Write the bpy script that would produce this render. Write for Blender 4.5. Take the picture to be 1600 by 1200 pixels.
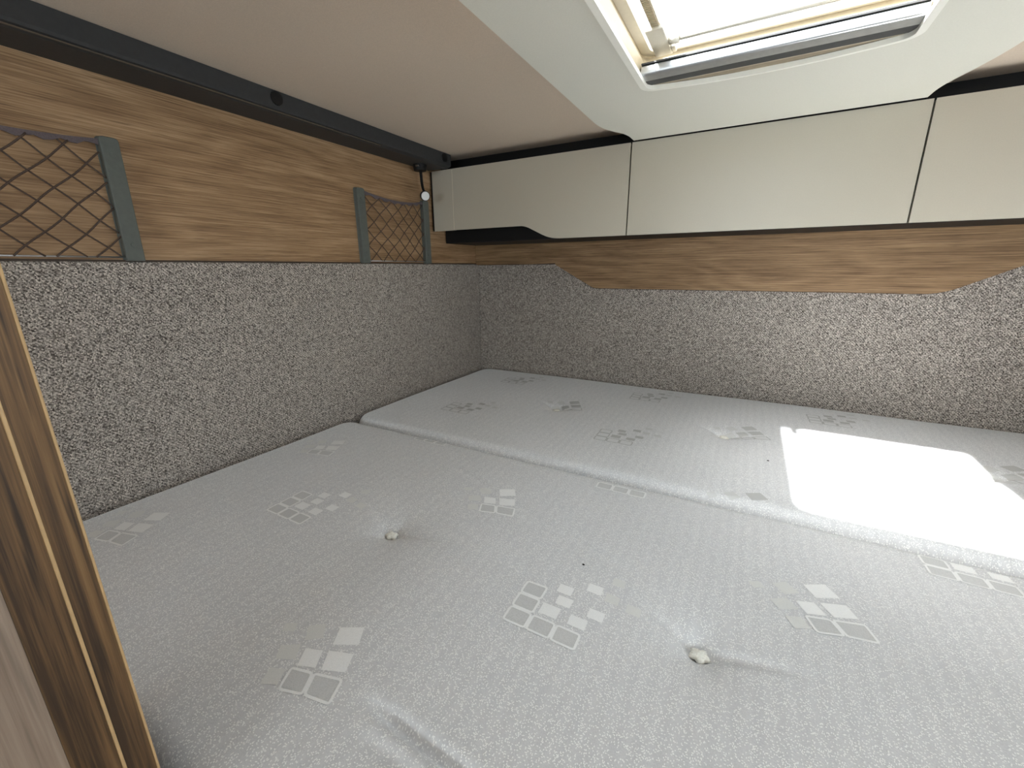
import bpy, bmesh, math, random
from mathutils import Vector, Matrix

random.seed(7)
for o in list(bpy.data.objects):
    bpy.data.objects.remove(o, do_unlink=True)
S = bpy.context.scene
C = S.collection

# ------------------------------------------------------------------ camera
CAM = Vector((0.969, 0.0, 1.60))
yaw, pitch, roll, FPX = -0.50618767, 0.26793458, -0.00836838, 657.615
fw = Vector((math.sin(yaw) * math.cos(pitch), math.cos(yaw) * math.cos(pitch), -math.sin(pitch)))
rt = Vector((math.cos(yaw), -math.sin(yaw), 0))
up = rt.cross(fw)
r0 = rt * math.cos(roll) + up * math.sin(roll)
u0 = up * math.cos(roll) - rt * math.sin(roll)
cd = bpy.data.cameras.new('camera')
cd.sensor_width = 36.0
cd.lens = FPX / 1600 * 36.0
cd.clip_start = 0.01
cam = bpy.data.objects.new('camera', cd)
C.objects.link(cam)
cam.matrix_world = Matrix(((r0.x, u0.x, -fw.x, CAM.x), (r0.y, u0.y, -fw.y, CAM.y), (r0.z, u0.z, -fw.z, CAM.z), (0, 0, 0, 1)))
S.camera = cam

# ------------------------------------------------------------------ light
w = bpy.data.worlds.new('sky')
S.world = w
w.use_nodes = True
bg = w.node_tree.nodes['Background']
bg.inputs['Color'].default_value = (0.86, 0.94, 1.0, 1)
bg.inputs['Strength'].default_value = 9.0

sd = bpy.data.lights.new('sun', 'SUN')
sd.energy = 100.0
sd.angle = math.radians(1.6)
sd.color = (1.0, 0.99, 0.965)
sun = bpy.data.objects.new('sun', sd)
C.objects.link(sun)
SUN_DIR = Vector((0.748, 0.955, -1.776)).normalized()
sun.rotation_euler = SUN_DIR.to_track_quat('-Z', 'Y').to_euler()
sun.location = (0, -1, 5)
# added wide sun lamp: soft fill glow through the roof window
hd_ = bpy.data.lights.new('soft_fill_sun', 'SUN')
hd_.energy = 13.0
hd_.angle = math.radians(40)
hd_.color = (1.0, 0.985, 0.95)
fill_sun = bpy.data.objects.new('soft_fill_sun', hd_)
C.objects.link(fill_sun)
fill_sun.rotation_euler = sun.rotation_euler
fill_sun.location = (0, -1, 5.5)

def portal(name, loc, size, direction):
    l = bpy.data.lights.new(name, 'AREA')
    l.shape = 'RECTANGLE'
    l.size, l.size_y = size
    l.cycles.is_portal = True
    o = bpy.data.objects.new(name, l)
    C.objects.link(o)
    o.location = loc
    o.rotation_euler = Vector(direction).to_track_quat('-Z', 'Y').to_euler()
    return o

S.view_settings.view_transform = 'Standard'
S.view_settings.look = 'None'
S.view_settings.gamma = 1.0
S.view_settings.use_curve_mapping = False
S.view_settings.exposure = 0.26

# ------------------------------------------------------------------ materials
def lin(r, g, b):
    f = lambda c: (c / 255) / 12.92 if c / 255 <= 0.04045 else ((c / 255 + 0.055) / 1.055) ** 2.4
    return (f(r), f(g), f(b), 1)

class NT:
    def __init__(self, name):
        self.m = bpy.data.materials.new(name)
        self.m.use_nodes = True
        self.t = self.m.node_tree
        self.t.nodes.clear()
        self.out = self.n('ShaderNodeOutputMaterial')
    def n(self, typ, **kw):
        nd = self.t.nodes.new(typ)
        for k, v in kw.items():
            if k in nd.inputs:
                nd.inputs[k].default_value = v
            else:
                setattr(nd, k, v)
        return nd
    def l(self, a, b):
        self.t.links.new(a, b)
    def coord(self, scale=(1, 1, 1), rot=(0, 0, 0), loc=(0, 0, 0), src='Object'):
        tc = self.n('ShaderNodeTexCoord')
        mp = self.n('ShaderNodeMapping')
        mp.inputs['Scale'].default_value = scale
        mp.inputs['Rotation'].default_value = rot
        mp.inputs['Location'].default_value = loc
        self.l(tc.outputs[src], mp.inputs['Vector'])
        return mp.outputs['Vector']
    def ramp(self, fac, stops, interp='LINEAR'):
        r = self.n('ShaderNodeValToRGB')
        r.color_ramp.interpolation = interp
        e = r.color_ramp.elements
        while len(e) < len(stops):
            e.new(0.5)
        for i, (p, c) in enumerate(stops):
            e[i].position = p
            e[i].color = c if len(c) == 4 else (*c, 1)
        self.l(fac, r.inputs['Fac'])
        return r.outputs['Color']
    def mix(self, fac, a, b, blend='MIX'):
        m = self.n('ShaderNodeMix', data_type='RGBA', blend_type=blend)
        for sock, v in ((m.inputs[0], fac), (m.inputs[6], a), (m.inputs[7], b)):
            if hasattr(v, 'links'):
                self.l(v, sock)
            else:
                sock.default_value = v
        return m.outputs[2]
    def math(self, op, a, b=0.0, c=0.0):
        m = self.n('ShaderNodeMath', operation=op)
        for s, v in zip(m.inputs, (a, b, c)):
            if hasattr(v, 'links'):
                self.l(v, s)
            else:
                s.default_value = v
        return m.outputs[0]
    def bsdf(self, color, rough=0.5, spec=0.5, bump=None, strength=0.3, dist=0.001, **kw):
        b = self.n('ShaderNodeBsdfPrincipled')
        for k, v in (('Base Color', color), ('Roughness', rough), ('Specular IOR Level', spec)) + tuple(kw.items()):
            if hasattr(v, 'links'):
                self.l(v, b.inputs[k])
            else:
                b.inputs[k].default_value = v
        if bump is not None:
            bp = self.n('ShaderNodeBump')
            bp.inputs['Strength'].default_value = strength
            bp.inputs['Distance'].default_value = dist
            self.l(bump, bp.inputs['Height'])
            self.l(bp.outputs['Normal'], b.inputs['Normal'])
        self.l(b.outputs['BSDF'], self.out.inputs['Surface'])
        return b

def plain(name, rgb, rough=0.5, spec=0.5, metallic=0.0, noise=0.04, scale=120, bump=0.05, sheen=0.0):
    t = NT(name)
    v = t.coord()
    nz = t.n('ShaderNodeTexNoise', Scale=scale, Detail=3.0)
    t.l(v, nz.inputs['Vector'])
    c = lin(*rgb)
    d = tuple(x * (1 - noise * 2) for x in c[:3])
    e = tuple(min(1, x * (1 + noise * 2)) for x in c[:3])
    col = t.ramp(nz.outputs['Fac'], [(0.3, d), (0.7, e)])
    t.bsdf(col, rough, spec, nz.outputs['Fac'], bump, 0.0005, Metallic=metallic, **{'Sheen Weight': sheen, 'Sheen Roughness': 0.3})
    return t.m

def wood(name, axis, light, mid, dark, scale=1.0, rough=0.55, seed=0.0, pore=0.45):
    """oak laminate, grain along the axis; scale makes the pores larger"""
    t = NT(name)
    st = [1.0, 1.0, 1.0]
    k = {'x': 0, 'y': 1, 'z': 2}[axis]
    def cs(along, across):
        s = [across] * 3
        s[k] = along
        return t.coord(scale=tuple(s), loc=(seed, seed * 1.7, seed * 0.3))
    # cathedral figure: rings bent by a slow noise
    slow = t.n('ShaderNodeTexNoise', Scale=1.0, Detail=2.0, Roughness=0.5)
    t.l(cs(1.3 / scale, 6.5 / scale), slow.inputs['Vector'])
    rings = t.math('MULTIPLY', slow.outputs['Fac'], 21.0)
    fig = t.math('PINGPONG', rings, 1.0)
    fine = t.n('ShaderNodeTexNoise', Scale=1.0, Detail=5.0, Roughness=0.72)
    t.l(cs(7 / scale, 400 / scale), fine.inputs['Vector'])
    pores = t.n('ShaderNodeTexNoise', Scale=1.0, Detail=2.0, Roughness=0.5)
    t.l(cs(22 / scale, 620 / scale), pores.inputs['Vector'])
    band = t.n('ShaderNodeTexNoise', Scale=1.0, Detail=2.0)
    t.l(cs(1.5 / scale, 38 / scale), band.inputs['Vector'])
    a = t.math('MULTIPLY_ADD', fig, 0.08, t.math('MULTIPLY', fine.outputs['Fac'], 0.75))
    a = t.math('MULTIPLY_ADD', band.outputs['Fac'], 0.25, a)
    col = t.ramp(a, [(0.41, lin(*dark)), (0.55, lin(*mid)), (0.69, lin(*light))])
    pm = t.ramp(pores.outputs['Fac'], [(0.30, (1, 1, 1)), (0.42, (0, 0, 0))])
    col = t.mix(t.math('MULTIPLY', pm, pore), col, lin(*[int(x * 0.72) for x in dark]))
    t.bsdf(col, rough, 0.4, t.math('ADD', fine.outputs['Fac'], pores.outputs['Fac']), 0.12, 0.0006)
    return t.m

def tweed(name, axes):
    """salt and pepper woven upholstery"""
    t = NT(name)
    v = t.coord()
    vo = t.n('ShaderNodeTexVoronoi', Scale=560.0)
    t.l(v, vo.inputs['Vector'])
    rnd = t.n('ShaderNodeSeparateColor')
    t.l(vo.outputs['Color'], rnd.inputs['Color'])
    # twill ribs
    tw = t.n('ShaderNodeTexWave', Scale=95.0, Distortion=1.2, Detail=1.0, bands_direction='DIAGONAL')
    t.l(v, tw.inputs['Vector'])
    big = t.n('ShaderNodeTexNoise', Scale=330.0, Detail=2.0, Roughness=0.6)
    t.l(v, big.inputs['Vector'])
    f = t.math('MULTIPLY_ADD', rnd.outputs['Red'], 0.68, t.math('MULTIPLY', tw.outputs['Fac'], 0.14))
    f = t.math('MULTIPLY_ADD', big.outputs['Fac'], 0.18, f)
    col = t.ramp(f, [(0.14, lin(60, 53, 49)), (0.36, lin(123, 115, 108)), (0.62, lin(176, 167, 158)), (0.92, lin(234, 225, 213))])
    h = t.math('SUBTRACT', t.math('MULTIPLY', tw.outputs['Fac'], 0.4), vo.outputs['Distance'])
    t.bsdf(col, 0.95, 0.15, h, 0.55, 0.0012, **{'Sheen Weight': 0.12})
    return t.m

def ticking(name):
    """glittery mattress ticking: matt ground with short shiny yarn floats in a chevron weave"""
    t = NT(name)
    v = t.coord(scale=(430, 760, 1), rot=(0, 0, 0.5))
    v2 = t.coord(scale=(760, 430, 1), rot=(0, 0, 0.5), loc=(7.3, 1.1, 0))
    masks = []
    dist = []
    for vec in (v, v2):
        vo = t.n('ShaderNodeTexVoronoi', Scale=1.0, voronoi_dimensions='2D')
        t.l(vec, vo.inputs['Vector'])
        sp = t.n('ShaderNodeSeparateColor')
        t.l(vo.outputs['Color'], sp.inputs['Color'])
        on = t.math('GREATER_THAN', sp.outputs['Red'], 0.80)
        shp = t.math('LESS_THAN', vo.outputs['Distance'], 0.36)
        masks.append(t.math('MULTIPLY', on, shp))
        dist.append(vo.outputs['Distance'])
    m = t.math('MAXIMUM', masks[0], masks[1])
    # faint woven rows across the bed
    rows = t.n('ShaderNodeTexWave', Scale=17.0, Distortion=0.6, bands_direction='X')
    rows.inputs['Detail'].default_value = 1.0
    t.l(t.coord(), rows.inputs['Vector'])
    soft = t.n('ShaderNodeTexNoise', Scale=700.0, Detail=2.0)
    t.l(t.coord(), soft.inputs['Vector'])
    ground = t.ramp(soft.outputs['Fac'], [(0.3, lin(204, 204, 205)), (0.7, lin(217, 217, 218))])
    ground = t.mix(t.math('MULTIPLY', rows.outputs['Fac'], 0.20), ground, lin(236, 236, 236))
    col = t.mix(m, ground, lin(252, 252, 250))
    rough = t.math('MULTIPLY_ADD', m, -0.22, 0.62)
    h = t.math('MULTIPLY_ADD', m, 0.8, t.math('MULTIPLY', t.math('MINIMUM', dist[0], dist[1]), -0.7))
    t.bsdf(col, rough, 0.32, h, 0.5, 0.0007, **{'Sheen Weight': 1.0, 'Sheen Roughness': 0.3})
    return t.m

M = {}
M['oak_y'] = wood('oak_wall_side', 'y', (190, 158, 122), (164, 131, 96), (128, 98, 68))
M['oak_x'] = wood('oak_wall_end', 'x', (176, 144, 108), (149, 118, 84), (115, 88, 60), seed=3.1)
M['oak_post'] = wood('oak_post', 'z', (132, 102, 66), (106, 79, 48), (60, 42, 24), scale=2.0, seed=5.0, pore=0.8)
M['oak_pale'] = wood('oak_pale', 'z', (166, 148, 132), (146, 128, 112), (118, 100, 86), scale=3.5, seed=9.0)
M['shade_strip'] = plain('shade_strip_brown', (66, 50, 38), 0.6)  # brown of the strips that draw shade along the wood edges
M['banding'] = plain('edge_banding', (188, 156, 112), 0.45)
M['tweed'] = tweed('tweed', 'xz')
M['ticking'] = ticking('mattress_ticking')
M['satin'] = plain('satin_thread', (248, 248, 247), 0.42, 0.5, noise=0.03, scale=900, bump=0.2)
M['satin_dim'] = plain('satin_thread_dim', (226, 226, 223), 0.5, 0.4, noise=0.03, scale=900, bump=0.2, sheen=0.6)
M['backlit_thread'] = plain('backlit_thread', (188, 188, 186), 0.5, 0.4, noise=0.03, scale=900, bump=0.2)  # same satin thread, darkened as if seen against the light
M['backlit_dim'] = plain('backlit_thread_dim', (208, 208, 206), 0.5, 0.4, noise=0.03, scale=900, bump=0.2, sheen=0.5)  # faint squares of the far half, backlit darkening put into the colour
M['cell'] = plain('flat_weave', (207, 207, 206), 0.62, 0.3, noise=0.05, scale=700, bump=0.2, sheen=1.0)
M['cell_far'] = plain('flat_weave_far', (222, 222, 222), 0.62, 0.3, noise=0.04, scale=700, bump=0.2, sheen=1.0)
M['yarn'] = plain('tuft_yarn', (244, 240, 230), 0.85, 0.2, noise=0.08, scale=500, bump=0.4)
M['door'] = plain('door_champagne', (192, 185, 169), 0.36, 0.5, noise=0.012, scale=500, bump=0.02)
M['strip'] = plain('lit_edge', (236, 228, 208), 0.4, noise=0.01)  # paler champagne, a painted highlight for the filler seam
M['black'] = plain('black_board', (17, 16, 16), 0.55, 0.3)
M['rail'] = plain('anthracite_rail', (60, 60, 60), 0.6, 0.25, noise=0.03)
M['cap'] = plain('black_cap', (20, 20, 20), 0.45, 0.4)
M['lip'] = plain('rail_lip', (92, 82, 70), 0.6, 0.2)
M['white'] = plain('white_plastic', (222, 220, 208), 0.42, 0.45, noise=0.012, scale=400, bump=0.04)
M['cream'] = plain('cream_plastic', (182, 168, 142), 0.4, 0.45, noise=0.015)
M['ivory'] = plain('ivory_plastic', (204, 198, 184), 0.4, 0.45, noise=0.015)
M['lip_lit'] = plain('lip_lit', (248, 246, 236), 0.35, 0.5, noise=0.005)  # lightened to stand in for light caught on the lip bevel
M['alu'] = plain('aluminium', (196, 198, 200), 0.32, 0.5, metallic=0.9, noise=0.03)
M['grey'] = plain('rubber_grey', (62, 62, 62), 0.5, 0.4)
M['taupe'] = plain('blind_taupe', (150, 138, 118), 0.7, 0.2)
M['ceil'] = plain('ceiling_fabric', (212, 196, 178), 0.9, 0.15, noise=0.03, scale=700, bump=0.25)
M['bracket'] = plain('bracket_grey_green', (98, 102, 96), 0.55, 0.35, noise=0.03)
M['cord'] = plain('net_cord', (92, 78, 70), 0.85, 0.15, noise=0.1, scale=600)
M['band'] = plain('elastic_band', (108, 98, 100), 0.8, 0.2, noise=0.08, scale=600)
M['lens'] = plain('lamp_lens', (232, 232, 230), 0.3, 0.5, noise=0.0)
M['chrome'] = plain('chrome', (210, 210, 210), 0.15, 0.5, metallic=1.0, noise=0.0)
M['floor'] = plain('floor_vinyl', (120, 105, 90), 0.6)
M['wallp'] = plain('wall_paint', (206, 200, 190), 0.8, 0.2)
M['crumb'] = plain('crumb', (40, 34, 30), 0.8, 0.2)

def pane_mat(name, tint):
    t = NT(name)
    tr = t.n('ShaderNodeBsdfTransparent', Color=tint)
    gl = t.n('ShaderNodeBsdfGlossy', Roughness=0.05)
    mx = t.n('ShaderNodeMixShader')
    mx.inputs[0].default_value = 0.05
    t.l(tr.outputs[0], mx.inputs[1])
    t.l(gl.outputs[0], mx.inputs[2])
    t.l(mx.outputs[0], t.out.inputs['Surface'])
    return t.m
M['pane'] = pane_mat('acrylic_pane', (0.93, 0.95, 0.96, 1))
M['tinted'] = pane_mat('tinted_acrylic', (0.62, 0.63, 0.64, 1))

# ------------------------------------------------------------------ builders
def obj(name, me, mat, parent=None):
    o = bpy.data.objects.new(name, me)
    C.objects.link(o)
    if mat is not None and not me.materials:
        me.materials.append(mat)
    if parent is not None:
        o.parent = parent
    return o

def origin(parent):
    p = Vector((0, 0, 0))
    while parent is not None:
        p += parent.location
        parent = parent.parent
    return p

def from_bm(name, bm, mat, parent=None, smooth=False):
    off = origin(parent)
    bmesh.ops.translate(bm, verts=bm.verts, vec=-off)
    bmesh.ops.recalc_face_normals(bm, faces=bm.faces)
    me = bpy.data.meshes.new(name)
    bm.to_mesh(me)
    bm.free()
    if smooth:
        for p in me.polygons:
            p.use_smooth = True
    return obj(name, me, mat, parent)

def thing(name, label, cat, loc, group=None):
    o = bpy.data.objects.new(name, None)
    C.objects.link(o)
    o.location = loc
    o.empty_display_size = 0.05
    o['label'] = label
    o['category'] = cat
    if group:
        o['group'] = group
    return o

def tag(o, label, cat, group=None):
    o['label'] = label
    o['category'] = cat
    if group:
        o['group'] = group
    return o

def struct(o):
    o['kind'] = 'structure'
    return o

def add_box(bm, a, b, bevel=0.0, seg=2):
    x0, y0, z0 = a
    x1, y1, z1 = b
    vs = [bm.verts.new(p) for p in ((x0, y0, z0), (x1, y0, z0), (x1, y1, z0), (x0, y1, z0), (x0, y0, z1), (x1, y0, z1), (x1, y1, z1), (x0, y1, z1))]
    fs = [bm.faces.new([vs[i] for i in f]) for f in ((0, 3, 2, 1), (4, 5, 6, 7), (0, 1, 5, 4), (1, 2, 6, 5), (2, 3, 7, 6), (3, 0, 4, 7))]
    if bevel:
        es = list({e for f in fs for e in f.edges})
        bmesh.ops.bevel(bm, geom=es, offset=bevel, segments=seg, affect='EDGES', profile=0.5)

def box(name, a, b, mat, parent=None, bevel=0.0, seg=2):
    bm = bmesh.new()
    add_box(bm, a, b, bevel, seg)
    return from_bm(name, bm, mat, parent)

def add_prism(bm, pts, axis, d0, d1, bevel=0.0, seg=2, holes=()):
    """extrude the polygon(s) pts (2-d, in the two axes that are left) along axis from d0 to d1"""
    def P(p, d):
        return {'x': (d, p[0], p[1]), 'y': (p[0], d, p[1]), 'z': (p[0], p[1], d)}[axis]
    loops = [pts] + list(holes)
    rings0, rings1 = [], []
    for lp in loops:
        rings0.append([bm.verts.new(P(p, d0)) for p in lp])
        rings1.append([bm.verts.new(P(p, d1)) for p in lp])
    caps = []
    for rings in (rings0, rings1):
        if len(loops) == 1:
            caps.append(bm.faces.new(rings[0]))
        else:
            es = []
            for r in rings:
                for i in range(len(r)):
                    es.append(bm.edges.new((r[i], r[(i + 1) % len(r)])))
            bmesh.ops.triangle_fill(bm, use_beauty=True, use_dissolve=False, edges=es)
    for ra, rb in zip(rings0, rings1):
        n = len(ra)
        for i in range(n):
            bm.faces.new((ra[i], ra[(i + 1) % n], rb[(i + 1) % n], rb[i]))
    bm.normal_update()
    if bevel and len(loops) == 1:
        es = list({e for f in caps for e in f.edges})
        bmesh.ops.bevel(bm, geom=es, offset=bevel, segments=seg, affect='EDGES', profile=0.5)

def prism(name, pts, axis, d0, d1, mat, parent=None, bevel=0.0, seg=2, holes=(), smooth=False):
    bm = bmesh.new()
    add_prism(bm, pts, axis, d0, d1, bevel, seg, holes)
    return from_bm(name, bm, mat, parent, smooth)

def add_tube(bm, pts, r, sides=8, caps=True):
    pts = [Vector(p) for p in pts]
    rr = r if isinstance(r, (list, tuple)) else [r] * len(pts)
    rings = []
    prev = None
    for i, p in enumerate(pts):
        d = (pts[min(i + 1, len(pts) - 1)] - pts[max(i - 1, 0)]).normalized()
        a = prev if prev is not None else (Vector((0, 0, 1)) if abs(d.z) < 0.9 else Vector((1, 0, 0)))
        a = (a - d * a.dot(d)).normalized()
        prev = a
        b = d.cross(a)
        rings.append([bm.verts.new(p + (a * math.cos(2 * math.pi * k / sides) + b * math.sin(2 * math.pi * k / sides)) * rr[i]) for k in range(sides)])
    for ra, rb in zip(rings, rings[1:]):
        for k in range(sides):
            bm.faces.new((ra[k], ra[(k + 1) % sides], rb[(k + 1) % sides], rb[k]))
    if caps:
        bm.faces.new(rings[0][::-1])
        bm.faces.new(rings[-1])

def tube(name, pts, r, mat, parent=None, sides=8):
    bm = bmesh.new()
    add_tube(bm, pts, r, sides)
    return from_bm(name, bm, mat, parent, smooth=True)

def rrect(x0, y0, x1, y1, r, n=6):
    pts = []
    for cx, cy, a0 in ((x1 - r, y0 + r, -90), (x1 - r, y1 - r, 0), (x0 + r, y1 - r, 90), (x0 + r, y0 + r, 180)):
        for k in range(n + 1):
            a = math.radians(a0 + 90 * k / n)
            pts.append((cx + r * math.cos(a), cy + r * math.sin(a)))
    return pts

def round_corners(pts, radii, n=5):
    """polygon with its corners replaced by short curves"""
    out = []
    N = len(pts)
    for i in range(N):
        p = Vector(pts[i]); a = Vector(pts[i - 1]); b = Vector(pts[(i + 1) % N])
        r = radii[i] if isinstance(radii, (list, tuple)) else radii
        if r <= 0:
            out.append(tuple(p)); continue
        pa = p + (a - p).normalized() * min(r, (a - p).length * 0.48)
        pb = p + (b - p).normalized() * min(r, (b - p).length * 0.48)
        for k in range(n + 1):
            t = k / n
            q = pa * (1 - t) ** 2 + p * 2 * t * (1 - t) + pb * t * t
            out.append((q.x, q.y))
    return out

# ------------------------------------------------------------------ dimensions (metres)
XR = 2.06            # right wall
YB = 1.477           # face of the end wall upholstery
YF = -1.70           # wall behind the camera
ZM = 1.200           # top of the mattresses
ZD = 1.060           # bed deck
ZC = 1.948           # ceiling
ZW = 1.910           # underside of the white roof surround
YD = 1.200           # front of the overhead doors
OP = (0.7546, 0.380, 1.137, 0.886)   # roof opening x0, y0, x1, y1

# ------------------------------------------------------------------ room shell
fl = bmesh.new()
add_box(fl, (-0.05, YF - 0.05, -0.05), (XR + 0.05, 0.076, 0.0))
add_box(fl, (-0.05, 0.076, -0.05), (XR + 0.05, YB + 0.06, ZD))
struct(from_bm('floor', fl, M['floor']))
struct(prism('ceiling', [(-0.05, YF - 0.05), (XR + 0.05, YF - 0.05), (XR + 0.05, YB + 0.06), (-0.05, YB + 0.06)], 'z', ZC, ZC + 0.035, M['ceil'],
             holes=[rrect(OP[0] - 0.034, OP[1] - 0.034, OP[2] + 0.034, OP[3] + 0.034, 0.04)]))
struct(box('wall_left', (-0.05, YF - 0.05, 0.0), (-0.0045, YB + 0.06, ZC), M['oak_y']))
struct(box('wall_back', (-0.004, YB + 0.0085, ZD), (XR, YB + 0.06, ZC), M['oak_x']))
W2 = (-0.50, 1.36, 0.30, 1.78)      # unseen right wall window, placed and sized to suit the light, y0 z0 y1 z1
struct(prism('wall_right', [(YF - 0.05, 0), (YB + 0.06, 0), (YB + 0.06, ZC), (YF - 0.05, ZC)], 'x', XR, XR + 0.035, M['wallp'],
             holes=[rrect(*W2, 0.05)]))
W3 = (0.12, 1.36, 1.30, 1.84)        # unseen window behind the camera, placed and sized for fill light, x0 z0 x1 z1
struct(prism('wall_front', [(-0.004, 0), (XR, 0), (XR, ZC), (-0.004, ZC)], 'y', YF - 0.05, YF - 0.015, M['wallp'],
             holes=[rrect(*W3, 0.05)]))
wf = struct(prism('unseen_window_2', rrect(*W2, 0.05), 'x', XR + 0.005, XR + 0.03, M['grey'], holes=[rrect(W2[0] + .02, W2[1] + .02, W2[2] - .02, W2[3] - .02, 0.04)]))
prism('pane', rrect(W2[0] + .015, W2[1] + .015, W2[2] - .015, W2[3] - .015, 0.04), 'x', XR + 0.015, XR + 0.018, M['pane'], wf)  # pane of the unseen right wall window
wf = struct(prism('unseen_window_3', rrect(*W3, 0.05), 'y', YF - 0.045, YF - 0.02, M['grey'], holes=[rrect(W3[0] + .02, W3[1] + .02, W3[2] - .02, W3[3] - .02, 0.04)]))
prism('pane', rrect(W3[0] + .015, W3[1] + .015, W3[2] - .015, W3[3] - .015, 0.04), 'y', YF - 0.035, YF - 0.032, M['pane'], wf)  # pane of the unseen window behind the camera
portal('portal_side', (XR + 0.04, (W2[0] + W2[2]) / 2, (W2[1] + W2[3]) / 2), (W2[2] - W2[0], W2[3] - W2[1]), (-1, 0, 0))
portal('portal_front', ((W3[0] + W3[2]) / 2, YF - 0.06, (W3[1] + W3[3]) / 2), (W3[2] - W3[0], W3[3] - W3[1]), (0, 1, 0))
portal('portal_roof', ((OP[0] + OP[2]) / 2, (OP[1] + OP[3]) / 2, 2.02), (0.52, 0.66), (0, 0, -1))

# ------------------------------------------------------------------ upholstered wall pads and wooden end panel
ZP = 1.6168
tag(box('upholstered_panel', (-0.004, 0.072, 1.075), (0.003, YB - 0.001, ZP), M['tweed'], bevel=0.003),
    'long grey tweed upholstered panel on the left wall below the net pockets', 'wall panel')
struct(box('shadow_line', (-0.0044, 0.072, ZP + 0.0002), (-0.0012, YB - 0.014, ZP + 0.0034), M['shade_strip']))  # dark strip standing in for the shadow line along the pad top
PROF = [(0.337, ZP), (0.489, 1.533), (1.389, 1.531), (1.553, ZP)]
pad = [(0.0035, 1.075), (XR - 0.002, 1.075), (XR - 0.002, ZP)] + [PROF[3], PROF[2], PROF[1], PROF[0]] + [(0.0035, ZP)]
tag(prism('upholstered_panel', pad, 'y', YB, YB + 0.008, M['tweed'], bevel=0.0025),
    'grey tweed upholstered panel with a dipped top edge on the end wall', 'wall panel')
hb = [(0.0, 1.700), (0.0, ZP + 0.001)] + round_corners([(PROF[0][0], ZP + 0.001), (PROF[1][0], PROF[1][1] + 0.001), (PROF[2][0], PROF[2][1] + 0.001), (PROF[3][0], ZP + 0.001)], [0.012, 0.012, 0.035, 0.03]) + [(XR - 0.002, ZP + 0.001), (XR - 0.002, 1.700)]
wp = prism('wood_panel', hb, 'y', YB - 0.0135, YB - 0.0005, M['oak_x'], bevel=0.003, seg=3)
prism('shadow_band', [(x, z - (0.0045 if z < 1.65 else 0.003)) for x, z in hb], 'y', YB - 0.0095, YB - 0.0008, M['shade_strip'], wp)  # dark band that paints the shade under the panel edge
tag(wp,
    'oak panel under the overhead doors, cut down in the middle between slanted corners', 'wood panel')

# ------------------------------------------------------------------ overhead cabinets
def cabinet(label, x0, x1, door_pts, cx0, cx1, extra=None):
    t = thing('overhead_cabinet', label, 'cabinet', ((x0 + x1) / 2, 1.36, 1.688), 'overhead cabinets on the end wall')
    bm = bmesh.new()
    add_box(bm, (cx0, YD + 0.0725, 1.688), (cx1, YB - 0.0140, 1.905))
    add_box(bm, (cx0, YD + 0.062, 1.900), (cx1, YD + 0.078, ZC - 0.0005))
    add_box(bm, (cx0, YD + 0.045, 1.760), (cx1, YD + 0.0725, 1.900))
    add_box(bm, (x0 + 0.03, YD + 0.0175, 1.765), (x1 - 0.03, YD + 0.046, 1.895))
    from_bm('carcass', bm, M['black'], t)
    d = prism('door', door_pts, 'y', YD, YD + 0.018, M['door'], t, bevel=0.0012)
    if extra:
        extra(t)
    return t

ZT, ZB_, ZN = 1.9068, 1.6848, 1.7250
def filler(t):
    prism('filler_panel', [(0.010, 1.7243), (0.0890, 1.7243), (0.0890, ZT), (0.010, ZT)], 'y', YD + 0.0005, YD + 0.0185, M['door'], t, bevel=0.0012)
    box('edge_strip', (0.0900, YD - 0.0002, 1.7255), (0.0912, YD + 0.016, ZT - 0.001), M['strip'], t)  # pale strip painting the light caught on the seam edge
    box('gap_shade', (0.0015, YD + 0.003, 1.7243), (0.0098, YD + 0.018, ZT), M['black'], t)  # black strip standing in for shade in the gap by the wall
    box('side_board', (0.040, YD + 0.0185, 1.760), (0.070, YD + 0.046, 1.895), M['black'], t)

G = 0.0029
d1 = round_corners([(0.0925, ZN), (0.352, ZN), (0.436, ZB_), (0.6595 - G, ZB_), (0.6595 - G, ZT), (0.0925, ZT)], [0, 0.02, 0.03, 0, 0, 0])
cabinet('overhead cabinet in the corner with a notched lower door edge', 0.010, 0.6595, d1, 0.0, 0.659, filler)
d2 = [(0.6595 + G, ZB_), (1.2365 - G, ZB_), (1.2365 - G, ZT), (0.6595 + G, ZT)]
cabinet('middle overhead cabinet with a plain door directly under the white roof surround', 0.6595, 1.2365, d2, 0.660, 1.236)
d3 = [(1.2365 + G, ZB_), (1.86, ZB_), (1.86, ZT), (1.2365 + G, ZT)]
cabinet('rightmost overhead cabinet, cut off by the edge of the photo', 1.2365, 1.86, d3, 1.237, 1.866)

# ------------------------------------------------------------------ anthracite rail along the ceiling
rail = thing('ceiling_rail', 'dark anthracite rail running along the top of the left wall', 'rail', (0.045, 0.6, ZW))
prof = [(-0.004, ZC - 0.0005), (-0.004, 1.9115), (0.076, 1.9095), (0.088, 1.9135), (0.089, 1.918), (0.089, ZC - 0.0005)]
prism('profile', prof, 'y', 0.072, YD - 0.001, M['rail'], rail)
box('lip_strip', (0.0850, 0.074, 1.9092), (0.0868, 0.9, 1.9110), M['lip'], rail)
for y in (0.082, 0.6205, 1.166):
    bm = bmesh.new()
    bmesh.ops.create_cone(bm, cap_ends=True, segments=20, radius1=0.0130, radius2=0.0122, depth=0.003,
                          matrix=Matrix.Translation((0.0903, y, 1.9335)) @ Matrix.Rotation(math.pi / 2, 4, 'Y'))
    from_bm('screw_cap', bm, M['cap'], rail)

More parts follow.
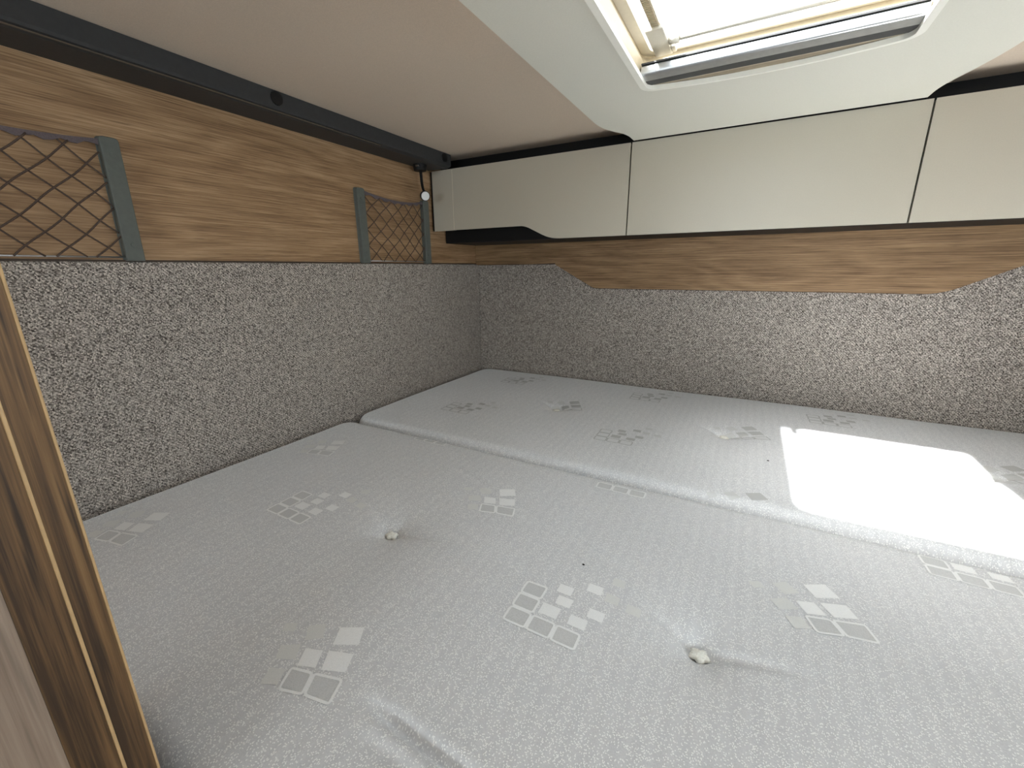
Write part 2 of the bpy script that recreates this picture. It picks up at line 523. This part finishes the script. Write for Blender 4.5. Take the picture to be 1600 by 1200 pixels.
# ------------------------------------------------------------------ reading lamp
lamp = thing('reading_lamp', 'small black flexible reading lamp with a white lens under the rail', 'lamp', (0.031, 1.117, 1.9105))
bm = bmesh.new()
bmesh.ops.create_cone(bm, cap_ends=True, segments=24, radius1=0.019, radius2=0.022, depth=0.017, matrix=Matrix.Translation((0.031, 1.117, 1.902)))
from_bm('base', bm, M['black'], lamp)
box('switch', (0.036, 1.0905, 1.9010), (0.046, 1.097, 1.9065), M['chrome'], lamp, bevel=0.001)
head = Vector((0.050, 1.109, 1.8195))
tocam = (CAM - head).normalized()
neck = []
p0, p1, p2, p3 = Vector((0.031, 1.119, 1.896)), Vector((0.033, 1.119, 1.86)), Vector((0.036, 1.115, 1.848)), head - tocam * 0.006 + Vector((0, 0, 0.008))
for k in range(13):
    s = k / 12
    neck.append(p0 * (1 - s) ** 3 + p1 * 3 * s * (1 - s) ** 2 + p2 * 3 * s * s * (1 - s) + p3 * s ** 3)
tube('neck', neck, [0.0046 - 0.0008 * k / 12 for k in range(13)], M['black'], lamp, 10)
face = Vector((0.80, -0.56, -0.2)).normalized()
rotm = face.to_track_quat('Z', 'Y').to_matrix().to_4x4()
bm = bmesh.new()
rings = []
for (h, r) in ((-0.012, 0.005), (-0.010, 0.010), (-0.004, 0.0142), (0.004, 0.0150), (0.0075, 0.0142)):
    rings.append([bm.verts.new(head + (rotm @ Vector((r * math.cos(a), r * math.sin(a), h)))) for a in [2 * math.pi * i / 24 for i in range(24)]])
for a, b in zip(rings, rings[1:]):
    for i in range(24):
        bm.faces.new((a[i], a[(i + 1) % 24], b[(i + 1) % 24], b[i]))
bm.faces.new(rings[0]); bm.faces.new(rings[-1])
hd = from_bm('head', bm, M['black'], lamp)
bm = bmesh.new()
bmesh.ops.create_cone(bm, cap_ends=True, segments=24, radius1=0.0128, radius2=0.0120, depth=0.002, matrix=Matrix.Translation(head + face * 0.0085) @ rotm)
from_bm('lens', bm, M['lens'], hd)

# ------------------------------------------------------------------ net pockets
def net_pocket(label, y0, y1, sag):
    zb, zt = 1.6182, 1.8150
    t = thing('net_pocket', label, 'net pocket', (0.0, (y0 + y1) / 2, zb), 'net pockets on the left wall')
    for yy in (y0, y1 - 0.026):
        pts = round_corners([(yy, zb), (yy + 0.026, zb), (yy + 0.026, zt), (yy, zt)], [0.002, 0.002, 0.006, 0.006], 3)
        b = prism('bracket', pts, 'x', -0.0035, 0.0105, M['bracket'], t, bevel=0.0015)
        for zz in (zb + 0.027, zt - 0.027):
            bm = bmesh.new()
            bmesh.ops.create_cone(bm, cap_ends=True, segments=14, radius1=0.0042, radius2=0.0036, depth=0.0014,
                                  matrix=Matrix.Translation((0.0109, yy + 0.013, zz)) @ Matrix.Rotation(math.pi / 2, 4, 'Y'))
            from_bm('screw', bm, M['bracket'], b)
    a, b = y0 + 0.024, y1 - 0.024
    wd = b - a
    def top(y):
        s = (y - a) / wd
        return zt - 0.004 - sag * 4 * s * (1 - s)
    def P(y, z):
        s = (y - a) / wd
        h = (z - zb) / (zt - zb)
        return (0.004 + 0.010 * math.sin(math.pi * max(0, min(1, s))) * (0.35 + 0.65 * h), y, z)
    tube('bottom_rod', [(0.0050, a - 0.004, zb + 0.0062), (0.0050, b + 0.004, zb + 0.0062)], 0.0014, M['alu'], t, 8)
    # top band: a flat elastic strip
    bm = bmesh.new()
    n = 24
    prev = None
    for k in range(n + 1):
        y = a + wd * k / n
        z = top(y)
        x, _, _ = P(y, z)
        wv = 0.0078 + 0.0028 * math.sin(k * 1.9)
        ring = [bm.verts.new(q) for q in ((x - 0.0008, y, z), (x + 0.0008, y, z), (x + 0.0008, y, z - wv), (x - 0.0008, y, z - wv))]
        if prev:
            for i in range(4):
                bm.faces.new((prev[i], prev[(i + 1) % 4], ring[(i + 1) % 4], ring[i]))
        else:
            bm.faces.new(ring)
        prev = ring
    bm.faces.new(prev[::-1])
    from_bm('elastic_band', bm, M['band'], t)
    # diagonal cords
    pitch = 0.0475
    hgt = zt - zb
    slope = 0.92
    for sgn in (1, -1):
        k0 = -int(hgt / slope / pitch) - 3
        for k in range(k0, int(wd / pitch) + 8):
            start = a + k * pitch if sgn > 0 else b - k * pitch
            pts = []
            m = 40
            for i in range(m + 1):
                z = zb + 0.006 + (hgt + 0.004) * i / m
                y = start + sgn * (z - zb) / slope + 0.0016 * math.sin((z - zb) * 95 + k * 1.3)
                if a - 0.001 <= y <= b + 0.001 and z <= top(y) - 0.001:
                    x, yy, zz = P(y, z)
                    zz -= sag * 0.8 * 4 * ((y - a) / wd) * (1 - (y - a) / wd) * ((z - zb) / hgt) * 0.4
                    pts.append((x + sgn * 0.0007, yy, zz))
            if len(pts) >= 4:
                tube('cord', pts, 0.00135, M['cord'], t, 6)
    return t

net_pocket('elastic net pocket at the left edge of the photo, on the left wall', 0.0885, 0.3735, 0.010)
net_pocket('elastic net pocket near the corner, under the reading lamp', 0.8775, 1.1740, 0.014)

# ------------------------------------------------------------------ roof surround and roof window
sur = round_corners([(0.622, 0.105), (1.278, 0.105), (1.278, 0.985), (1.225, 1.142), (1.223, 1.1945), (0.666, 1.1945), (0.664, 1.136), (0.622, 1.060)],
                    [0.05, 0.05, 0.10, 0.03, 0.0, 0.0, 0.03, 0.05], 6)
def opening(e, r=0.02, ef=None):
    # rounded opening grown by e, its far edge bowed towards the end wall
    ef = e if ef is None else ef
    a, b, c, d = OP[0] - e, OP[1] - e, OP[2] + e, OP[3] + ef
    pts = rrect(a, b, c, d, r, 6)
    out = []
    xc, hw = (a + c) / 2, (c - a) / 2
    for i, p in enumerate(pts):
        out.append(p)
        if i == 13:      # end of the far right corner: bowed edge follows
            q = pts[14]
            for k in range(1, 12):
                out.append((p[0] + (q[0] - p[0]) * k / 12, p[1]))
    return [(x, y + 0.021 * max(0.0, 1 - ((x - xc) / hw) ** 2) * (1 if y > (b + d) / 2 else 0)) for x, y in out]
op = opening(0.0)
tag(prism('roof_surround', sur, 'z', ZW, ZC - 0.0005, M['white'], holes=[op]),
    'white moulded ceiling surround with cut corners around the roof window', 'ceiling panel')

rw = thing('window_1', 'cream framed roof window with a grey blind rail, set in the white surround', 'roof window', ((OP[0] + OP[2]) / 2, (OP[1] + OP[3]) / 2, ZW))
rw['kind'] = 'structure'
def ring(name, o, i, z0, z1, mat, parent):
    return prism(name, o, 'z', z0, z1, mat, parent, holes=[i])
x0, y0, x1, y1 = OP
# the trim lip hangs below the surround and lines the opening
ring('trim_lip', opening(-0.0003), opening(-0.0105, 0.014, -0.0055), ZW - 0.003, ZW + 0.004, M['lip_lit'], rw)
def flare(name, levels, mat, parent):
    # lining that widens upwards: loft of rounded rectangles, inner skin then outer skin
    bm = bmesh.new()
    rings = []
    for e, z in levels:
        rings.append([bm.verts.new((px, py, z)) for px, py in rrect(x0 - e, y0 - e, x1 + e, y1 + e, 0.017 + max(0, e) * 0.5)])
    n = len(rings[0])
    rings.append(rings[0])
    for a, b in zip(rings, rings[1:]):
        for i in range(n):
            bm.faces.new((a[i], a[(i + 1) % n], b[(i + 1) % n], b[i]))
    return from_bm(name, bm, mat, parent)
flare('shaft_lining', [(-.006, ZW + 0.0042), (-.004, 1.945), (0.004, 1.9605), (0.004, 1.9685), (0.012, 1.9685), (0.010, 1.957), (-.0008, 1.942), (-.0008, ZW + 0.0042)], M['cream'], rw)
ring('inner_frame', rrect(x0 - .0035, y0 - .0035, x1 + .0035, y1 + .0035, .018), rrect(x0 + .013, y0 + .006, x1 - .006, y1 - .004, .02), 1.9625, 1.9680, M['ivory'], rw)
prism('pane', rrect(x0 - .03, y0 - .03, x1 + .03, y1 + .03, .04), 'z', 1.9690, 1.9715, M['tinted'], rw)
# blind end rail along the far side: stacked profiles
bl = box('blind_shelf', (x0 + .010, 0.8805, 1.9145), (x1 - .010, y1 + 0.0150, 1.9165), M['taupe'], rw)
box('rubber_lip', (x0 + .0075, 0.8580, 1.9135), (x1 - .0075, 0.8800, 1.9300), M['grey'], bl)
tubeb = bmesh.new()
add_prism(tubeb, round_corners([(0.8330, 1.9145), (0.8578, 1.9130), (0.8578, 1.9300), (0.8360, 1.9300)], [0.006, 0, 0, 0.004], 5), 'x', x0 + .0075, x1 - .0075)
from_bm('aluminium_profile', tubeb, M['alu'], bl)
box('top_seal', (x0 + .0075, 0.8345, 1.9302), (x1 - .0075, 0.8790, 1.9325), M['grey'], bl)
# toothed guide and crank bar
rx = x0 + 0.033
gd = box('toothed_guide', (rx, y0 + 0.02, 1.955), (rx + 0.013, 0.775, 1.9600), M['cream'], rw)
yy = 0.56
tooth = None
while yy < 0.773:
    if tooth is None:
        tooth = box('tooth', (rx + 0.001, yy, 1.9530), (rx + 0.012, yy + 0.0020, 1.9549), M['cream'], gd)
    else:
        c = tooth.copy(); C.objects.link(c); c.parent = gd; c.location = tooth.location + Vector((0, yy - 0.56, 0))
    yy += 0.0044
br = box('bar_bracket', (rx - 0.010, 0.776, 1.950), (rx + 0.018, 0.870, 1.9615), M['ivory'], rw, bevel=0.002)
box('bracket_catch', (rx + 0.0185, 0.845, 1.951), (rx + 0.025, 0.866, 1.9600), M['ivory'], br, bevel=0.001)
tube('collar', [(rx + 0.019, 0.828, 1.955), (rx + 0.034, 0.828, 1.955)], 0.0075, M['ivory'], rw, 16)
tube('bar', [(rx + 0.030, 0.828, 1.955), (x1 - 0.012, 0.828, 1.955)], 0.0045, M['ivory'], rw, 12)

# ------------------------------------------------------------------ mattresses
def smooth01(t):
    t = max(0.0, min(1.0, t))
    return t * t * (3 - 2 * t)

class Cushion:
    def __init__(s, x0, y0, x1, y1, top, tufts, folds=(), R=0.028, rc=0.05):
        s.b = (x0, y0, x1, y1); s.top = top; s.tufts = tufts; s.folds = folds; s.R = R; s.rc = rc
    def edge(s, x, y):
        x0, y0, x1, y1 = s.b
        dx = min(x - x0, x1 - x); dy = min(y - y0, y1 - y)
        if dx < s.rc and dy < s.rc:
            return s.rc - math.hypot(s.rc - dx, s.rc - dy)
        return min(dx, dy)
    def h(s, x, y):
        d = max(0.0, s.edge(x, y))
        z = s.top
        if d < s.R:
            q = (s.R - d) / s.R
            z -= s.R * (1 - math.sqrt(max(0.0, 1 - q * q)))
        z -= 0.004 * math.exp(-d / 0.06)
        for tx, ty in s.tufts:
            ex, ey = x - tx, y - ty
            r = math.hypot(ex, ey)
            if r < 0.30:
                z -= 0.017 * math.exp(-(r / 0.022) ** 1.2) + 0.006 * math.exp(-(r / 0.09) ** 2)
                # pulled creases running away from the button
                for ang, ln, dp in ((0.12, 0.070, 0.0065), (2.75, 0.055, 0.0050), (4.0, 0.03, 0.0025), (1.5, 0.03, 0.002)):
                    u = ex * math.cos(ang) + ey * math.sin(ang)
                    v = -ex * math.sin(ang) + ey * math.cos(ang)
                    if u > 0:
                        z -= dp * math.exp(-(v / 0.0055) ** 2) * math.exp(-(u / ln) ** 2) * smooth01(u / 0.008)
        for (fx0, fy0, fx1, fy1, dp, wdt) in s.folds:
            L = math.hypot(fx1 - fx0, fy1 - fy0)
            cx, cy = (fx1 - fx0) / L, (fy1 - fy0) / L
            u = (x - fx0) * cx + (y - fy0) * cy
            v = -(x - fx0) * cy + (y - fy0) * cx
            g = smooth01(u / 0.05) * smooth01((L - u) / 0.05)
            if g > 0 and abs(v) < 5 * wdt:
                z += dp * g * (-math.exp(-(v / wdt) ** 2) + 0.06 * math.exp(-((v - 2.2 * wdt) / (1.4 * wdt)) ** 2))
        z += 0.0012 * math.sin(x * 9 + 1) * math.sin(y * 8)
        return z
    def mesh(s, step=0.0040, zb=ZD + 0.002):
        x0, y0, x1, y1 = s.b
        def ticks(a, b):
            n = int((b - a - 2 * s.rc) / step)
            e = [0, .0008, .002, .004, .007, .011, .016, .022, .029, .037, .043]
            mid = [a + s.rc + (b - a - 2 * s.rc) * i / n for i in range(n + 1)]
            return [a + q for q in e] + mid + [b - q for q in reversed(e)]
        X, Y = ticks(x0, x1), ticks(y0, y1)
        bm = bmesh.new()
        grid = []
        for x in X:
            row = []
            for y in Y:
                ax = max(0, (x0 + s.rc - x) / s.rc, (x - x1 + s.rc) / s.rc)
                ay = max(0, (y0 + s.rc - y) / s.rc, (y - y1 + s.rc) / s.rc)
                px, py = x, y
                if ax > 0 and ay > 0:
                    qx, qy = ax * math.sqrt(1 - ay * ay / 2), ay * math.sqrt(1 - ax * ax / 2)
                    px = x0 + s.rc - qx * s.rc if x < (x0 + x1) / 2 else x1 - s.rc + qx * s.rc
                    py = y0 + s.rc - qy * s.rc if y < (y0 + y1) / 2 else y1 - s.rc + qy * s.rc
                row.append(bm.verts.new((px, py, s.h(px, py))))
            grid.append(row)
        for i in range(len(X) - 1):
            for j in range(len(Y) - 1):
                bm.faces.new((grid[i][j], grid[i + 1][j], grid[i + 1][j + 1], grid[i][j + 1]))
        loop = [grid[i][0] for i in range(len(X))] + [grid[-1][j] for j in range(1, len(Y))] + [grid[i][-1] for i in range(len(X) - 2, -1, -1)] + [grid[0][j] for j in range(len(Y) - 2, 0, -1)]
        low = [bm.verts.new((v.co.x, v.co.y, zb)) for v in loop]
        n = len(loop)
        for i in range(n):
            bm.faces.new((loop[i], low[i], low[(i + 1) % n], loop[(i + 1) % n]))
        bm.faces.new(low)
        return bm

def patch(bm, cu, poly, n=4, lift=0.0005):
    """a four cornered patch laid on the cushion"""
    a, b, c, d = [Vector(p) for p in poly]
    g = []
    for i in range(n + 1):
        row = []
        for j in range(n + 1):
            u, v = i / n, j / n
            p = a * (1 - u) * (1 - v) + b * (1 - u) * v + c * u * v + d * u * (1 - v)
            row.append(bm.verts.new((p.x, p.y, cu.h(p.x, p.y) + lift)))
        g.append(row)
    for i in range(n):
        for j in range(n):
            bm.faces.new((g[i][j], g[i][j + 1], g[i + 1][j + 1], g[i + 1][j]))

def outline(bm, cu, poly, wd, r=0.005, lift=0.0008):
    """a stitched closed outline of width wd, inside the polygon"""
    pts = round_corners(poly, r, 4)
    dense = []
    for i in range(len(pts)):
        p, q = Vector(pts[i]), Vector(pts[(i + 1) % len(pts)])
        m = max(1, int((q - p).length / 0.005))
        for k in range(m):
            dense.append(p + (q - p) * k / m)
    c = sum(dense, Vector((0, 0))) / len(dense)
    n = len(dense)
    inner = []
    for i in range(n):
        tn = (dense[(i + 1) % n] - dense[i - 1])
        nv = Vector((-tn.y, tn.x)).normalized()
        if nv.dot(c - dense[i]) < 0:
            nv = -nv
        inner.append(dense[i] + nv * wd)
    vo = [bm.verts.new((p.x, p.y, cu.h(p.x, p.y) + lift)) for p in dense]
    vi = [bm.verts.new((p.x, p.y, cu.h(p.x, p.y) + lift)) for p in inner]
    for i in range(n):
        bm.faces.new((vo[i], vo[(i + 1) % n], vi[(i + 1) % n], vi[i]))

CW, CH = 0.0305, 0.0245
def motif_A():
    sk = lambda x, y: (x - 0.03 * y, y)
    cells = [(0, 0), (0, 1), (0, 2), (1, 0), (2, 0)]
    o = []
    for i, j in cells:
        o.append([sk(i * CW, j * CH), sk(i * CW, (j + 1) * CH), sk((i + 1) * CW, (j + 1) * CH), sk((i + 1) * CW, j * CH)])
    def sq(cx, cy, a=0.0095, b=0.0075):
        return [sk(cx - a, cy - b), sk(cx - a, cy + b), sk(cx + a, cy + b), sk(cx + a, cy - b)]
    f = [sq(0.0514, 0.0806), sq(0.0569, 0.0610), sq(0.0461, 0.0392, 0.0115, 0.0088), sq(0.0816, 0.0386, 0.0105, 0.0078), sq(0.0979, 0.0598), sq(0.085, 0.100)]
    g = [sq(0.1097, 0.1263, 0.008, 0.0065), sq(0.1088, 0.0943, 0.0085, 0.007), sq(0.1362, 0.0898, 0.0085, 0.007)]
    return o, f, g
def motif_B():
    o = [[(0.0, 0.0), (-0.0106, 0.0236), (0.0168, 0.0304), (0.0284, 0.0085)], [(0.0284, 0.0085), (0.0168, 0.0304), (0.0504, 0.0399), (0.060, 0.0142)]]
    f = [[(-0.0063, 0.0272), (-0.0171, 0.0450), (0.0026, 0.0519), (0.0134, 0.0343)],
         [(0.0206, 0.0356), (0.0082, 0.0549), (0.036, 0.0646), (0.0452, 0.0455)],
         [(0.0057, 0.0619), (-0.0061, 0.0819), (0.0185, 0.0952), (0.0315, 0.0752)]]
    g = [[(-0.0212, -0.0036), (-0.0293, 0.0125), (-0.013, 0.0188), (-0.0049, 0.0041)],
         [(-0.0346, 0.0211), (-0.045, 0.0344), (-0.0264, 0.0459), (-0.0145, 0.0307)],
         [(-0.0271, 0.0512), (-0.041, 0.0661), (-0.0256, 0.0776), (-0.0113, 0.0627)],
         [(-0.062, 0.047), (-0.069, 0.056), (-0.056, 0.063), (-0.049, 0.053)]]
    return o, f, g

def lay_motif(cu, root, shape, ax, ay, thread='satin', dim='satin_dim'):
    x0, y0, x1, y1 = cu.b
    ok = lambda pl: all(x0 + 0.012 < p[0] < x1 - 0.012 and y0 + 0.008 < p[1] < y1 - 0.008 for p in pl)
    o, f, g = [[[(ax + p[0], ay + p[1]) for p in q] for q in grp] for grp in shape]
    o = [q for q in o if ok(q)]; f = [q for q in f if ok(q)]; g = [q for q in g if ok(q)]
    if not (o or f):
        return
    bm = bmesh.new()
    for q in o:
        outline(bm, cu, q, 0.0028)
    if not o:
        for q in f:
            patch(bm, cu, q)
        f = []
        mo = from_bm('woven_motif', bm, M[thread], root, smooth=True)
    else:
        mo = from_bm('woven_motif', bm, M[thread], root, smooth=True)
        for q in o:
            bm = bmesh.new()
            c = sum((Vector(p) for p in q), Vector((0, 0))) / 4
            patch(bm, cu, [tuple(c + (Vector(p) - c) * 0.88) for p in q], lift=0.0004)
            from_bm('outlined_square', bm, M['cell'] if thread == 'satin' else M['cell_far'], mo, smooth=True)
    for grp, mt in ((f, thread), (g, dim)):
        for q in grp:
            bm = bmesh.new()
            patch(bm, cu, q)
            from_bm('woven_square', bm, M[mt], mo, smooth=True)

def tuft(cu, root, x, y):
    bm = bmesh.new()
    bmesh.ops.create_icosphere(bm, subdivisions=3, radius=1.0)
    rnd = random.Random(int(x * 1000))
    ph = rnd.random() * 6
    z = cu.h(x, y)
    for v in bm.verts:
        a = math.atan2(v.co.y, v.co.x)
        k = 1 + 0.16 * math.sin(5 * a + ph) + 0.10 * math.sin(9 * a + ph * 2) * (1 - abs(v.co.z))
        v.co = Vector((x + v.co.x * 0.0105 * k, y + v.co.y * 0.0085 * k, z + 0.0055 + v.co.z * 0.0045 * (1 + 0.2 * math.sin(7 * a))))
    from_bm('tuft', bm, M['yarn'], root, smooth=True)

def mattress(label, cu, As, Bs, thread='satin', dim='satin_dim'):
    x0, y0, x1, y1 = cu.b
    root = thing('mattress', label, 'mattress', ((x0 + x1) / 2, (y0 + y1) / 2, ZD), 'two halves of the bed mattress')
    from_bm('cover', cu.mesh(), M['ticking'], root, smooth=True)
    for p in cu.tufts:
        tuft(cu, root, *p)
    for p in As:
        lay_motif(cu, root, motif_A(), *p, thread, dim)
    for p in Bs:
        lay_motif(cu, root, motif_B(), *p, thread, dim)
    return root

near = Cushion(0.018, 0.078, 2.03, 0.760, ZM, [(0.508, 0.424), (0.969, 0.424), (1.43, 0.424)],
               folds=[(0.685, 0.203, 0.96, 0.190, 0.012, 0.0055), (0.70, 0.179, 0.86, 0.170, 0.004, 0.007),
                      (0.45, 0.655, 0.90, 0.49, 0.0012, 0.007), (0.55, 0.60, 0.86, 0.49, 0.0010, 0.007), (0.57, 0.47, 0.80, 0.41, 0.0010, 0.008)], rc=0.045)
far = Cushion(0.018, 0.7635, 2.03, 1.4735, ZM + 0.002, [(0.502, 1.119), (0.957, 1.119), (1.43, 1.122)], rc=0.055)
mattress('near half of the white patterned mattress, in the foreground', near,
         [(0.281, 0.357), (0.759, 0.348), (1.236, 0.335), (0.29, 0.722), (0.757, 0.705), (1.227, 0.687)],
         [(0.126, 0.179), (0.133, 0.541), (0.607, 0.167), (0.609, 0.528), (1.082, 0.500), (1.082, 0.150), (1.56, 0.49)])
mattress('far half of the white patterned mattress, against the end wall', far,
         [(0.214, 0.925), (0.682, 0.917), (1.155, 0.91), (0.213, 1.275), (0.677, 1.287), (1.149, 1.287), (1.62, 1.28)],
         [(0.525, 1.098), (0.998, 1.098), (1.47, 1.095), (1.012, 0.726), (1.49, 0.72)], 'backlit_thread', 'backlit_dim')

# ------------------------------------------------------------------ crumbs on the bed
def crumb(x, y, cu, label):
    bm = bmesh.new()
    bmesh.ops.create_icosphere(bm, subdivisions=1, radius=0.0014, matrix=Matrix.Translation((x, y, cu.h(x, y) + 0.0011)) @ Matrix.Diagonal((1.6, 0.8, 0.8, 1)))
    for v in bm.verts:
        v.co += Vector((random.uniform(-1, 1), random.uniform(-1, 1), 0)) * 0.0003
    tag(from_bm('crumb', bm, M['crumb']), label, 'crumb', 'dark specks on the mattress')
crumb(1.047, 0.979, far, 'tiny dark speck in the sunlit patch of the far mattress half')
crumb(0.812, 0.485, near, 'tiny dark speck on the middle of the near mattress half')

# ------------------------------------------------------------------ partition end in the left foreground
XP = CAM.x - 0.33
post = thing('partition', 'oak partition end with pale edge strips in the left foreground', 'partition', (0.6, 0.05, 0.0))
box('board', (0.49, 0.0535, 0.0), (XP, 0.0667, ZC - 0.001), M['oak_post'], post)
box('edge_strip', (XP - 0.004, 0.0668, 0.0), (XP + 0.0004, 0.0684, ZC - 0.001), M['banding'], post, bevel=0.0008)
box('edge_strip', (XP - 0.004, 0.0516, 0.0), (XP + 0.0006, 0.0534, ZC - 0.001), M['banding'], post, bevel=0.0006)
box('board', (0.49, 0.0318, 0.0), (XP - 0.0005, 0.0515, ZC - 0.001), M['oak_post'], post)
box('pale_board', (0.49, -0.10, 0.0), (XP - 0.001, 0.0317, ZC - 0.001), M['oak_pale'], post)
